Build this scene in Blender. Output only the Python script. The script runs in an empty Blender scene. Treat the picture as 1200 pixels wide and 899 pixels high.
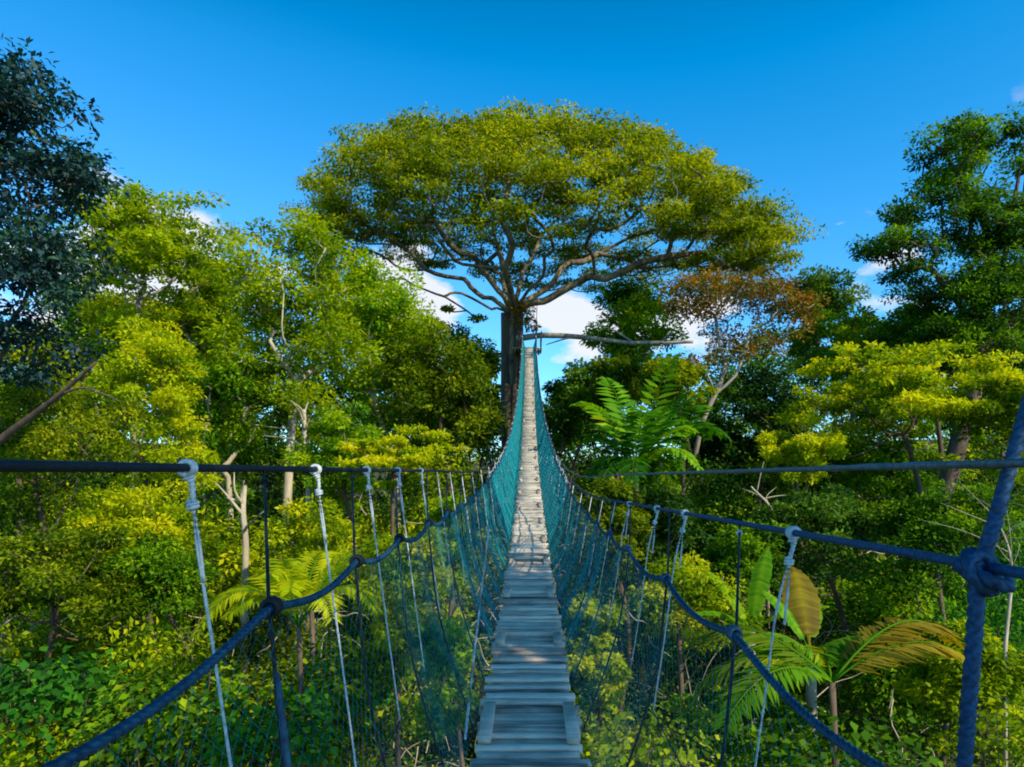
import bpy, math, random
import numpy as np
from mathutils import Vector, noise
random.seed(7)
rng = np.random.default_rng(7)
PI = math.pi
CZ = 10.0                       # eye height above the forest floor (metres)
VX, HY, F = 620.0, 550.0, 800.0
sc = bpy.context.scene
COL = sc.collection

def at(x, y, d):
    """direction (x, y) as surveyed from the walkway, at distance d -> world point"""
    return np.array([(x - VX) / F * d, d, CZ + (HY - y) / F * d])

def clamp(v, a=0., b=1.): return max(a, min(b, v))
def smooth(e0, e1, v):
    t = clamp((v - e0) / (e1 - e0)); return t * t * (3 - 2 * t)

# ------------------------------------------------------------------ objects
def empty(name, loc):
    o = bpy.data.objects.new(name, None); COL.objects.link(o)
    o.location = tuple(float(v) for v in loc); o.empty_display_size = .3
    return o
def tag(o, label=None, cat=None, group=None, kind=None):
    if label: o['label'] = label
    if cat: o['category'] = cat
    if group: o['group'] = group
    if kind: o['kind'] = kind
    return o

class MB:
    def __init__(s): s.v = []; s.f = []; s.t = []; s.n = 0
    def add(s, v, f, t=.5):
        v = np.asarray(v, float)
        s.v.append(v); s.f.append(np.asarray(f, np.int64) + s.n)
        tt = np.empty(len(v)); tt[:] = t; s.t.append(tt); s.n += len(v)
    def build(s, name, mat, parent=None, smooth_=False, origin=(0, 0, 0)):
        v = np.concatenate(s.v) - np.asarray(origin, float)
        me = bpy.data.meshes.new(name)
        nl = sum(a.size for a in s.f); npol = sum(a.shape[0] for a in s.f)
        me.vertices.add(len(v)); me.vertices.foreach_set('co', v.astype(np.float32).ravel())
        me.loops.add(nl); me.loops.foreach_set('vertex_index', np.concatenate([a.ravel() for a in s.f]).astype(np.int32))
        me.polygons.add(npol)
        sizes = np.concatenate([np.full(a.shape[0], a.shape[1]) for a in s.f])
        st = np.concatenate([[0], np.cumsum(sizes)[:-1]])
        me.polygons.foreach_set('loop_start', st.astype(np.int32))
        me.update(calc_edges=True)
        at_ = me.attributes.new('tint', 'FLOAT', 'POINT')
        at_.data.foreach_set('value', np.concatenate(s.t).astype(np.float32))
        if smooth_: me.polygons.foreach_set('use_smooth', np.ones(npol, bool))
        me.materials.append(mat)
        me.update()
        o = bpy.data.objects.new(name, me); COL.objects.link(o)
        if parent is not None: o.parent = parent
        elif any(origin): o.location = tuple(float(q) for q in origin)
        return o

def frames(P):
    P = np.asarray(P, float)
    T = np.gradient(P, axis=0); T /= np.linalg.norm(T, axis=1)[:, None] + 1e-12
    N = np.zeros_like(P); a = np.array([0, 0, 1.]) if abs(T[0][2]) < .9 else np.array([1., 0, 0])
    n = a - T[0] * (a @ T[0]); n /= np.linalg.norm(n); N[0] = n
    for i in range(1, len(P)):
        n = n - T[i] * (n @ T[i]); l = np.linalg.norm(n)
        n = n / l if l > 1e-6 else N[i - 1]
        N[i] = n
    return T, N, np.cross(T, N)

def tube(mb, P, r, sides=6, tint=.5, strands=0, pitch=.1, cap=True):
    P = np.asarray(P, float); T, N, B = frames(P)
    k = len(P); r = np.broadcast_to(np.asarray(r, float), (k,))
    s = np.concatenate([[0], np.cumsum(np.linalg.norm(np.diff(P, axis=0), axis=1))])
    a = np.arange(sides) / sides * 2 * PI
    if strands:
        tw = s / pitch * 2 * PI
        rad = r[:, None] * (.72 + .30 * np.abs(np.cos(a[None, :] * strands / 2)))
        A = a[None, :] + tw[:, None]
    else:
        rad = np.repeat(r[:, None], sides, 1); A = np.repeat(a[None, :], k, 0)
    V = P[:, None, :] + rad[..., None] * (np.cos(A)[..., None] * N[:, None, :] + np.sin(A)[..., None] * B[:, None, :])
    i = np.arange(k - 1)[:, None] * sides; j = np.arange(sides)[None, :]; j2 = (j + 1) % sides
    Fq = np.stack([i + j, i + j2, i + sides + j2, i + sides + j], -1).reshape(-1, 4)
    mb.add(V.reshape(-1, 3), Fq, tint)
    if cap:
        for e in (0, k - 1):
            c = [e * sides + q for q in range(sides)]
            if e == 0: c = c[::-1]
            mb.f.append(np.array([c]) + (mb.n - k * sides))

def box(mb, c, s, tint=.5, rot=0.0, ch=0.0):
    c = np.asarray(c, float); hx, hy, hz = np.asarray(s, float) / 2
    ch = ch or min(hx, hy, hz) * .25
    # chamfered in cross-section (x-z) extruded in y
    pr = np.array([[-hx + ch, -hz], [hx - ch, -hz], [hx, -hz + ch], [hx, hz - ch], [hx - ch, hz], [-hx + ch, hz], [-hx, hz - ch], [-hx, -hz + ch]])
    V = np.concatenate([np.stack([pr[:, 0], np.full(8, y), pr[:, 1]], 1) for y in (-hy, hy)])
    cr, sr = math.cos(rot), math.sin(rot)
    V = V @ np.array([[cr, sr, 0], [-sr, cr, 0], [0, 0, 1]]) + c
    q = [[i, (i + 1) % 8, 8 + (i + 1) % 8, 8 + i] for i in range(8)]
    mb.add(V, q, tint)
    mb.f.append(np.array([[7, 6, 5, 4, 3, 2, 1, 0], [8, 9, 10, 11, 12, 13, 14, 15]]) + (mb.n - 16))

def spline(pts, n):
    pts = [np.asarray(p, float) for p in pts]
    P = [2 * pts[0] - pts[1]] + pts + [2 * pts[-1] - pts[-2]]
    out = []
    m = len(pts) - 1
    for k in range(n + 1):
        u = k / n * m; i = min(int(u), m - 1); t = u - i
        a, b, c, d = P[i:i + 4]
        out.append(.5 * (2 * b + (c - a) * t + (2 * a - 5 * b + 4 * c - d) * t * t + (3 * b - a - 3 * c + d) * t ** 3))
    return np.array(out)

# ------------------------------------------------------------------ materials
def newmat(name):
    m = bpy.data.materials.new(name); m.use_nodes = True
    nt = m.node_tree; nt.nodes.clear()
    return m, nt, nt.nodes, nt.links
def ramp(N, cols, pos=None):
    r = N.new('ShaderNodeValToRGB'); e = r.color_ramp.elements
    pos = pos or [i / (len(cols) - 1) for i in range(len(cols))]
    while len(e) < len(cols): e.new(.5)
    for k, (c, p) in enumerate(zip(cols, pos)): e[k].position = p; e[k].color = (*c, 1)
    return r
def leafmat(name, cols, trans=.35, rough=.6, tcol=None, spec=.12):
    m, nt, N, L = newmat(name)
    a = N.new('ShaderNodeAttribute'); a.attribute_name = 'tint'
    r = ramp(N, cols); L.new(a.outputs['Fac'], r.inputs[0])
    p = N.new('ShaderNodeBsdfPrincipled'); p.inputs['Roughness'].default_value = rough
    p.inputs['Specular IOR Level'].default_value = spec
    L.new(r.outputs[0], p.inputs['Base Color'])
    t = N.new('ShaderNodeBsdfTranslucent')
    mx = N.new('ShaderNodeMix'); mx.data_type = 'RGBA'; mx.blend_type = 'MULTIPLY'; mx.inputs[0].default_value = 1
    L.new(r.outputs[0], mx.inputs[6]); mx.inputs[7].default_value = (*(tcol or (1.7, 1.5, .3)), 1)
    L.new(mx.outputs[2], t.inputs[0])
    s = N.new('ShaderNodeMixShader'); s.inputs[0].default_value = trans
    L.new(p.outputs[0], s.inputs[1]); L.new(t.outputs[0], s.inputs[2])
    o = N.new('ShaderNodeOutputMaterial'); L.new(s.outputs[0], o.inputs[0])
    return m
def barkmat(name, c1, c2, scale=3., stretch=.25, bump=.5):
    m, nt, N, L = newmat(name)
    tc = N.new('ShaderNodeTexCoord'); mp = N.new('ShaderNodeMapping'); mp.inputs['Scale'].default_value = (1, 1, stretch)
    L.new(tc.outputs['Object'], mp.inputs[0])
    n = N.new('ShaderNodeTexNoise'); n.inputs['Scale'].default_value = scale; n.inputs['Detail'].default_value = 8; n.inputs['Roughness'].default_value = .65
    L.new(mp.outputs[0], n.inputs[0])
    r = ramp(N, [c1, tuple((a + b) / 2 for a, b in zip(c1, c2)), c2], [.35, .5, .65]); L.new(n.outputs[0], r.inputs[0])
    p = N.new('ShaderNodeBsdfPrincipled'); p.inputs['Roughness'].default_value = .9; L.new(r.outputs[0], p.inputs['Base Color'])
    b = N.new('ShaderNodeBump'); b.inputs['Strength'].default_value = bump; b.inputs['Distance'].default_value = .05
    L.new(n.outputs[0], b.inputs['Height']); L.new(b.outputs[0], p.inputs['Normal'])
    o = N.new('ShaderNodeOutputMaterial'); L.new(p.outputs[0], o.inputs[0])
    return m
def plainmat(name, c1, c2, scale=40, rough=.7, bump=.3, spec=.4, dist=.003, metallic=0, trans=0):
    m, nt, N, L = newmat(name)
    tc = N.new('ShaderNodeTexCoord')
    n = N.new('ShaderNodeTexNoise'); n.inputs['Scale'].default_value = scale; n.inputs['Detail'].default_value = 6
    L.new(tc.outputs['Object'], n.inputs[0])
    r = ramp(N, [c1, c2], [.35, .65]); L.new(n.outputs[0], r.inputs[0])
    p = N.new('ShaderNodeBsdfPrincipled'); p.inputs['Roughness'].default_value = rough; p.inputs['Specular IOR Level'].default_value = spec
    p.inputs['Metallic'].default_value = metallic
    L.new(r.outputs[0], p.inputs['Base Color'])
    b = N.new('ShaderNodeBump'); b.inputs['Strength'].default_value = bump; b.inputs['Distance'].default_value = dist
    L.new(n.outputs[0], b.inputs['Height']); L.new(b.outputs[0], p.inputs['Normal'])
    o = N.new('ShaderNodeOutputMaterial')
    if trans:
        t = N.new('ShaderNodeBsdfTranslucent'); L.new(r.outputs[0], t.inputs[0])
        s = N.new('ShaderNodeMixShader'); s.inputs[0].default_value = trans
        L.new(p.outputs[0], s.inputs[1]); L.new(t.outputs[0], s.inputs[2]); L.new(s.outputs[0], o.inputs[0])
    else: L.new(p.outputs[0], o.inputs[0])
    return m

def woodmat():
    m, nt, N, L = newmat('weathered_planks')
    tc = N.new('ShaderNodeTexCoord'); mp = N.new('ShaderNodeMapping'); mp.inputs['Scale'].default_value = (3, 45, 45)
    L.new(tc.outputs['Object'], mp.inputs[0])
    n = N.new('ShaderNodeTexNoise'); n.inputs['Scale'].default_value = 1.0; n.inputs['Detail'].default_value = 8; n.inputs['Roughness'].default_value = .7
    L.new(mp.outputs[0], n.inputs[0])
    n2 = N.new('ShaderNodeTexNoise'); n2.inputs['Scale'].default_value = 5; n2.inputs['Detail'].default_value = 3
    L.new(tc.outputs['Object'], n2.inputs[0])
    a = N.new('ShaderNodeAttribute'); a.attribute_name = 'tint'
    r = ramp(N, [(.10, .085, .07), (.42, .35, .28), (.68, .56, .44), (.88, .74, .57)], [0, .4, .7, 1]); 
    ad = N.new('ShaderNodeMath'); ad.operation = 'ADD'; ml = N.new('ShaderNodeMath'); ml.operation = 'MULTIPLY_ADD'
    ml.inputs[1].default_value = 1.3; ml.inputs[2].default_value = -.65
    L.new(n.outputs[0], ml.inputs[0]); L.new(ml.outputs[0], ad.inputs[0]); L.new(a.outputs['Fac'], ad.inputs[1])
    ad2 = N.new('ShaderNodeMath'); ad2.operation = 'MULTIPLY_ADD'; ad2.inputs[1].default_value = .9; ad2.inputs[2].default_value = -.45
    L.new(n2.outputs[0], ad2.inputs[0])
    ad3 = N.new('ShaderNodeMath'); ad3.operation = 'ADD'; L.new(ad.outputs[0], ad3.inputs[0]); L.new(ad2.outputs[0], ad3.inputs[1])
    L.new(ad3.outputs[0], r.inputs[0])
    p = N.new('ShaderNodeBsdfPrincipled'); p.inputs['Roughness'].default_value = .75; L.new(r.outputs[0], p.inputs['Base Color'])
    b = N.new('ShaderNodeBump'); b.inputs['Strength'].default_value = .6; b.inputs['Distance'].default_value = .004
    L.new(n.outputs[0], b.inputs['Height']); L.new(b.outputs[0], p.inputs['Normal'])
    o = N.new('ShaderNodeOutputMaterial'); L.new(p.outputs[0], o.inputs[0])
    return m

LM = {
 'olive':  leafmat('leaf_olive', [(.02, .06, .002), (.12, .20, .004), (.31, .38, .006), (.52, .53, .010)], .42),
 'yellow': leafmat('leaf_yellow_green', [(.04, .10, .002), (.20, .33, .004), (.44, .54, .005), (.70, .68, .010)], .48),
 'green':  leafmat('leaf_green', [(.014, .055, .004), (.07, .20, .006), (.22, .40, .006), (.42, .55, .010)], .45),
 'fresh':  leafmat('leaf_fresh', [(.010, .06, .010), (.04, .20, .012), (.13, .38, .012), (.34, .54, .02)], .42),
 'dark':   leafmat('leaf_dark', [(.006, .025, .006), (.02, .075, .012), (.06, .16, .012), (.16, .28, .014)], .3),
 'blue':   leafmat('leaf_blue_shaded', [(.003, .015, .022), (.010, .045, .055), (.022, .085, .075), (.06, .15, .06)], .25, spec=.5, tcol=(1.2, 1.4, .6)),  # dark blue cast stands in for the shade on the upper left tree
 'pale':   leafmat('leaf_pale', [(.10, .20, .07), (.22, .33, .11), (.36, .46, .16), (.5, .55, .20)], .4),
 'rust':   leafmat('leaf_rust', [(.06, .11, .008), (.16, .16, .015), (.30, .17, .02), (.46, .235, .03)], .35, tcol=(1.4, 1.1, .5)),
 'frond':  leafmat('leaf_frond', [(.012, .08, .006), (.05, .22, .008), (.18, .42, .010), (.44, .56, .015)], .45),
 'dry':    leafmat('leaf_dry', [(.07, .05, .008), (.20, .15, .012), (.38, .30, .018), (.52, .42, .04)], .35),
}
BK = {
 'brown': barkmat('bark_brown', (.06, .035, .022), (.20, .13, .085)),
 'grey':  barkmat('bark_grey', (.16, .13, .10), (.42, .36, .28)),
 'pale':  barkmat('bark_pale', (.32, .26, .17), (.60, .50, .36)),
 'giant': barkmat('bark_giant', (.03, .02, .014), (.15, .10, .06), 1.6, .12, .9),
 'limb':  barkmat('bark_limb', (.055, .042, .028), (.30, .235, .15), 2.0, .5, .6),
}

# ------------------------------------------------------------------ foliage
def leaves(mb, pos, d, up, ln, wd, tint):
    """rhombic leaves: pos base, d tip direction, up approx leaf normal"""
    n = len(pos)
    d = d / (np.linalg.norm(d, axis=1)[:, None] + 1e-9)
    sd = np.cross(d, up); sd /= (np.linalg.norm(sd, axis=1)[:, None] + 1e-9)
    nn = np.cross(sd, d)
    ln = np.broadcast_to(ln, (n,))[:, None]; wd = np.broadcast_to(wd, (n,))[:, None]
    a = pos; b = pos + d * ln * .45 + sd * wd * .5 + nn * wd * .12
    c = pos + d * ln - nn * ln * .12; e = pos + d * ln * .45 - sd * wd * .5 + nn * wd * .12
    V = np.stack([a, b, c, e], 1).reshape(-1, 3)
    i = np.arange(n)[:, None] * 4
    mb.add(V, np.concatenate([i, i + 1, i + 2, i + 3], 1), np.repeat(np.broadcast_to(tint, (n,)), 4))

def unit(n):
    v = rng.normal(size=(n, 3)); return v / np.linalg.norm(v, axis=1)[:, None]

def clump(mb, c, r, n, size, tint, flat=.6, droop=0., hole=.35):
    """a cluster of leaves: fuller on the outside and top, ragged edge"""
    u = unit(n)
    rad = (hole + (1 - hole) * rng.random(n) ** .6)
    lob = np.ones(n)
    k = unit(5)
    for q in k: lob += .28 * np.clip(u @ q, 0, 1) ** 3
    rad = rad * lob * .8
    p = u * rad[:, None] * np.array([r, r, r * flat])
    p[:, 2] -= droop * (p[:, 0] ** 2 + p[:, 1] ** 2) / max(r, .01)
    keep = (p[:, 2] > -r * flat * .45) | (rng.random(n) < .5)
    p = p[keep]; u = u[keep]; m = len(p)
    d = u * np.array([1, 1, .5]) + rng.normal(size=(m, 3)) * .55; d[:, 2] -= .15 + droop
    up = np.array([0, 0, 1.]) + rng.normal(size=(m, 3)) * .55 + u * .45
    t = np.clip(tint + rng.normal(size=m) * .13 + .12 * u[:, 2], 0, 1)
    s = size * rng.uniform(.65, 1.3, m)
    leaves(mb, p + c, d, up, s, s * rng.uniform(.42, .62, m), t)

def spray(mb, tw, c, r, n, size, tint, flat=.5):
    """twigs radiating from c with paired leaflets along them"""
    nt_ = max(5, n // 16)
    for q in range(nt_):
        u = unit(1)[0]; u[2] = abs(u[2]) * flat + rng.normal() * .18
        L = r * rng.uniform(.6, 1.2)
        u /= np.linalg.norm(u)
        P = spline([c, c + u * L * .5 + [0, 0, L * .06], c + u * L - [0, 0, L * .14]], 4)
        tube(tw, P, np.linspace(.012, .004, 5) * max(1, r), 3, cap=False)
        k = 16; tt = np.linspace(.3, 1., k)
        base = np.array([P[0] * 0 + np.array([np.interp(t, np.linspace(0, 1, 5), P[:, a]) for a in range(3)]) for t in tt])
        side = np.cross(u, [0, 0, 1.]); side /= np.linalg.norm(side) + 1e-9
        sg = np.where(np.arange(k) % 2, 1, -1)[:, None]
        d = u * .7 + side * sg * .9 + rng.normal(size=(k, 3)) * .3; d[:, 2] -= .2
        up = np.array([0, 0, 1.]) + rng.normal(size=(k, 3)) * .4
        s = size * rng.uniform(.7, 1.25, k)
        leaves(mb, base, d, up, s, s * .42, np.clip(tint + rng.normal(size=k) * .12, 0, 1))

class Skel:
    def __init__(s, root): s.p = [np.asarray(root, float)]; s.par = [-1]; s.len = [0.]
    def chain(s, pts, start=None):
        i = s.near(pts[0]) if start is None else start
        for q in pts[1:] if start is None else pts:
            s.p.append(np.asarray(q, float)); s.par.append(i)
            s.len.append(s.len[i] + np.linalg.norm(s.p[-1] - s.p[i])); i = len(s.p) - 1
        return i
    def near(s, q): return int(np.argmin(np.linalg.norm(np.array(s.p) - q, axis=1)))
    def attach(s, c, bf=.35, minz=None, wob=.12, up=.12, minlen=0):
        A = np.array(s.p); D = np.linalg.norm(A - c, axis=1)
        cost = D + bf * np.array(s.len) + np.where(A[:, 2] > c[2] + .3, 1.5 * (A[:, 2] - c[2]), 0)
        if minz is not None: cost = cost + np.where(A[:, 2] < minz, 50, 0)
        if minlen: cost = cost + np.where(np.array(s.len) < minlen, 40, 0)
        i = int(np.argmin(cost)); a = A[i]; L = D[i]
        k = max(2, min(6, int(L / .9) + 1)); out = []
        off = rng.normal(size=3) * wob * L
        for q in range(1, k + 1):
            t = q / k
            out.append(a + (c - a) * t + off * math.sin(PI * t) + np.array([0, 0, -up * L * math.sin(PI * t)]))
        return s.chain(out, i)
    def mesh(s, mb, rtip, expo=.48, rmax=9, sides=6, flare=0):
        n = len(s.p); ch = [[] for _ in range(n)]
        for i, q in enumerate(s.par):
            if q >= 0: ch[q].append(i)
        w = [0.] * n
        for i in range(n - 1, -1, -1):
            w[i] = w[i] + (1 if not ch[i] else 0)
            if s.par[i] >= 0: w[s.par[i]] += w[i]
        R = [min(rmax, rtip * x ** expo) for x in w]
        if flare:
            for i in range(n):
                h = s.p[i][2] - s.p[0][2]
                if h < flare: R[i] *= 1 + .7 * (1 - h / flare) ** 2
        done = [False] * n
        st = [0]
        while st:
            i = st.pop()
            # follow thickest child
            path = [s.par[i], i] if s.par[i] >= 0 else [i]
            j = i
            while ch[j]:
                cs = sorted(ch[j], key=lambda q: -w[q]); st += cs[1:]; j = cs[0]; path.append(j)
            if len(path) < 2: continue
            P = np.array([s.p[q] for q in path]); rr = np.array([R[q] for q in path])
            if s.par[i] >= 0: rr[0] = rr[1]
            m = (len(path) - 1) * 2
            P2 = spline(list(P), m); rr = np.interp(np.arange(m + 1) / 2, np.arange(len(path)), rr)
            sd = sides if rr.max() < .2 else max(sides, 12)
            tube(mb, P2, rr, sd, cap=False)

def ground_z(x, y):
    h = 1.0 + .9 * noise.noise((x * .06, y * .06, 0)) + .35 * noise.noise((x * .21, y * .21, 3))
    h += .035 * max(0, y - 45) + .03 * max(0, abs(x) - 18) + .12 * max(0, math.hypot(x, y) - 70)
    return h

def make_tree(name, label, cat, base_xy, lobes, leaf, bark, size, nper, kind='puff', group=None, rt=.03, flat=.6, droop=0,
              tint=(.35, .7), crad=None, chains=None, expo=.48, fork=.35, wob=.12, trunk_top=None, minz=None, hole=.35, extra=None):
    """lobes: list of (center, (rx,ry,rz), nclumps)"""
    bx, by = base_xy; bz = ground_z(bx, by) - .1
    root = empty(name, (bx, by, bz)); tag(root, label, cat, group)
    cs = []
    for c, r, k in lobes:
        for _ in range(k):
            u = unit(1)[0]; rad = rng.random() ** .4
            if u[2] < -.3 and rng.random() < .6: u[2] = -u[2]
            cs.append((np.asarray(c) + u * rad * np.asarray(r), crad or .38 * (r[0] * r[1] * r[2]) ** (1 / 3)))
    sk = Skel((bx, by, bz))
    ctr = np.mean([c for c, _ in cs], axis=0); low = min(c[2] for c, _ in cs)
    tt = trunk_top if trunk_top is not None else np.array([bx * .5 + ctr[0] * .5, by * .5 + ctr[1] * .5, max(bz + 1, low * (1 - fork) + ctr[2] * fork)])
    b = np.array([bx, by, bz]); L = tt - b
    k = max(3, int(np.linalg.norm(L) / 1.3)); w1 = rng.normal(size=3) * .05 * np.linalg.norm(L); w1[2] = 0
    sk.chain([b + L * t + w1 * math.sin(PI * t) for t in np.linspace(0, 1, k + 1)[1:]], 0)
    for c_ in chains or []: sk.chain([np.asarray(q, float) for q in c_])
    cs.sort(key=lambda q: np.linalg.norm(q[0] - tt))
    mz = minz if minz is not None else bz + .45 * L[2]
    for c, r in cs: sk.attach(c - np.array([0, 0, r * .25 * flat]), .3, mz, wob)
    tm = MB(); sk.mesh(tm, rt, expo, flare=1.5)
    lm = MB(); 
    for c, r in cs:
        r = r * rng.uniform(.75, 1.25); t = rng.uniform(*tint); nn = int(nper * rng.uniform(.7, 1.2))
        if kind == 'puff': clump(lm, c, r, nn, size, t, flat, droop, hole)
        elif kind == 'pad':
            for _ in range(4): 
                o = rng.normal(size=3) * np.array([r * .55, r * .55, r * .12])
                clump(lm, c + o, r * .6, nn // 4, size, t + rng.normal() * .06, flat, 0, .1)
        else: spray(lm, tm, c, r, nn, size, t, flat)
    if extra: extra(lm, tm)
    tm.build('trunk', BK[bark], root, True, origin=(bx, by, bz))
    lm.build('crown', LM[leaf], root, False, origin=(bx, by, bz))
    return root

# quick specification in survey directions
def T(label, cx, top, bot, hw, d, leaf, ncl=26, nper=230, size=None, bark='brown', name='forest_tree', cat='tree', group=None, base=None, depth=1.0, **kw):
    c = at(cx, (top + bot) / 2, d); rx = hw / F * d; rz = (bot - top) / 2 / F * d
    cr = kw.pop('cr', .42); kw.setdefault('rt', .03 if d > 28 else .006 + .0005 * d); size = size or .0068 * d
    crad = cr * min(rx, rz) ; rx2 = rx - crad * .5; rz2 = max(.2, rz - crad * .45)
    return make_tree(name, label, cat, base or (c[0] + rng.normal() * .3, d), [(c, (max(.3, rx2), max(.3, rx2 * depth), rz2), ncl)],
                     leaf, bark, size, nper, group=group, crad=crad, **kw)

# ------------------------------------------------------------------ GROUND
def build_ground():
    mb = MB()
    ax = np.concatenate([-np.geomspace(1500, 72, 14), np.arange(-70, 71, 2.), np.geomspace(72, 1500, 14)])
    ay = np.concatenate([-np.geomspace(600, 24, 8), np.arange(-22, 101, 2.), np.geomspace(104, 3000, 16)])
    V = []
    for y in ay:
        for x in ax:
            z = ground_z(x, y) if abs(x) < 90 and -40 < y < 130 else min(ground_z(max(-90, min(90, x)), max(-40, min(130, y))), 16)
            V.append((x, y, z))
    nx = len(ax); f = [[j * nx + i, j * nx + i + 1, (j + 1) * nx + i + 1, (j + 1) * nx + i] for j in range(len(ay) - 1) for i in range(nx - 1)]
    mb.add(V, f)
    m, nt, N, L = newmat('forest_floor')
    tc = N.new('ShaderNodeTexCoord'); n = N.new('ShaderNodeTexNoise'); n.inputs['Scale'].default_value = .8; n.inputs['Detail'].default_value = 10; n.inputs['Roughness'].default_value = .7
    L.new(tc.outputs['Object'], n.inputs[0]); r = ramp(N, [(.02, .025, .01), (.05, .06, .015), (.10, .08, .035)], [.3, .5, .7]); L.new(n.outputs[0], r.inputs[0])
    p = N.new('ShaderNodeBsdfPrincipled'); p.inputs['Roughness'].default_value = .95; L.new(r.outputs[0], p.inputs['Base Color'])
    b = N.new('ShaderNodeBump'); b.inputs['Distance'].default_value = .15; L.new(n.outputs[0], b.inputs['Height']); L.new(b.outputs[0], p.inputs['Normal'])
    o = N.new('ShaderNodeOutputMaterial'); L.new(p.outputs[0], o.inputs[0])
    tag(mb.build('ground', m, None, True), 'shaded forest floor under the walkway', None, kind='structure')
build_ground()

# ------------------------------------------------------------------ BRIDGE
def deck_z(u): return CZ - 1.5 + .0052 * max(0, u - 4) ** 2
def lat(u): return .6 - .15 * smooth(9, 44, u)
U0, U1 = -2.0, 48.0
ties = {-1: [-.6, .75, 1.59, 2.38, 3.16], 1: [-.2, .95, 2.0, 3.0, 4.15]}
for s in ties:
    while ties[s][-1] < 46.5: ties[s].append(ties[s][-1] + (.95 if ties[s][-1] < 12 else 1.25))
def hand(s, u):
    h = 1.18 - .05 * smooth(1.5, .6, u) if s < 0 else 1.02 + .14 * smooth(8, 20, u)
    t = ties[s]; sag = 0
    for a, b in zip(t[:-1], t[1:]):
        if a <= u < b: sag = math.sin(PI * (u - a) / (b - a)) * .05 * (b - a); break
    return np.array([s * lat(u), u, deck_z(u) + h - sag])
def cable(s, u, second=False):
    b = smooth(7.5, 17, u); h = hand(s, u) + np.array([s * .02, 0, .07])
    if s < 0: a = np.array([-1.0, u, CZ + .012 - .004 * u])
    elif second: a = np.array([1.0, u, CZ + .03 - .012 * u])
    else: a = np.array([1.0, u, CZ - .19 - .024 * max(0, u - .5)])
    return a * (1 - b) + h * b

M_hand = plainmat('teal_rope', (.006, .035, .08), (.02, .10, .17), 60, .5, .4, .5)
M_blue = plainmat('navy_rope', (.003, .026, .068), (.007, .085, .20), 90, .65, .4, .5)
M_black = plainmat('black_cable', (.003, .003, .005), (.012, .013, .018), 60, .7, .2, .5)
M_steel = plainmat('steel_cable', (.05, .07, .085), (.14, .18, .20), 80, .45, .3, .6)
M_white = plainmat('white_cord', (.42, .46, .48), (.72, .74, .72), 60, .7, .4)
M_net = plainmat('turquoise_netting', (.006, .27, .33), (.02, .44, .50), 8, .6, 0, .3, trans=.35)
M_wood = woodmat()

bridge = tag(empty('rope_bridge', (0, 4, deck_z(4))), 'narrow hanging bridge of grey planks with turquoise netting climbing to the giant tree', 'bridge')
BO = (0, 4, deck_z(4))
def bpart(mb, name, mat, sm=True, parent=None):
    return mb.build(name, mat, parent or bridge, sm, origin=BO)

# deck
mb = MB(); u = U0; k = 0; far_n = 0
while u < U1:
    w = rng.uniform(.06, .105) if rng.random() > .15 else rng.uniform(.045, .07)
    L = .60 + rng.normal() * .022 - .04 * smooth(10, 40, u); off = rng.normal() * .010
    z = deck_z(u + w / 2); sl = (deck_z(u + w) - deck_z(u)) / w
    tint = clamp(rng.normal(.54, .23) + (.3 if rng.random() < .18 else 0) + (.2 * smooth(9, 14, u)), .1, 1.1)  # sunlight put into the tint: odd planks and the far stretch lightened
    th = .028; seg = 8 if u < 16 else 2
    hw = w / 2 - rng.uniform(.006, .019); ch = .006
    rng_h = rng.normal() * .008; tilt = rng.normal() * .008; yaw = rng.normal() * .008
    pr = np.array([[-hw + ch, 0], [hw - ch, 0], [hw, -ch], [hw, -th], [-hw, -th], [-hw, -ch]])
    ph = rng.random(4) * 9
    V = []
    for q in range(seg + 1):
        x = -L / 2 + L * q / seg
        wv = .0022 * math.sin(x * 9 + ph[0]) ; wob = .003 * math.sin(x * 14 + ph[1])
        for a, b in pr:
            yy = a + wob * (1 if a > 0 else -1) + x * yaw
            V.append((x + off, u + w / 2 + yy, z + b + wv + a * (sl) + (rng_h) + x * tilt + rng.normal() * .0006))
    f = [[q * 6 + (j + 1) % 6, q * 6 + j, (q + 1) * 6 + j, (q + 1) * 6 + (j + 1) % 6] for q in range(seg) for j in range(6)]
    mb.add(V, f, tint)
    mb.f.append(np.array([[0, 1, 2, 3, 4, 5], [seg * 6 + j for j in (5, 4, 3, 2, 1, 0)]]) + (mb.n - len(V)))
    u += w
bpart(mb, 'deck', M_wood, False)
# runner cables beneath the plank ends
for s in (-1, 1):
    mb = MB(); tube(mb, [(s * .24, q, deck_z(q) - .05) for q in np.arange(U0, U1 + .1, .5)], .013, 6); bpart(mb, 'bearer_cable', M_black)
    mb = MB(); tube(mb, [(s * (.8 - .42 * smooth(7.5, 17, q)), q, deck_z(q) - .06) for q in np.arange(U0, U1 + .1, .5)], .0045, 5); bpart(mb, 'lower_cable', M_black)
# crossbeams
for i, q in enumerate(np.arange(-1.2, 47.8, 1.9)):
    mb = MB(); box(mb, (0, q, deck_z(q) - .09), (.66 - .06 * smooth(10, 40, q), .06, .05), .3); bpart(mb, 'crossbeam', M_wood, False)
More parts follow.
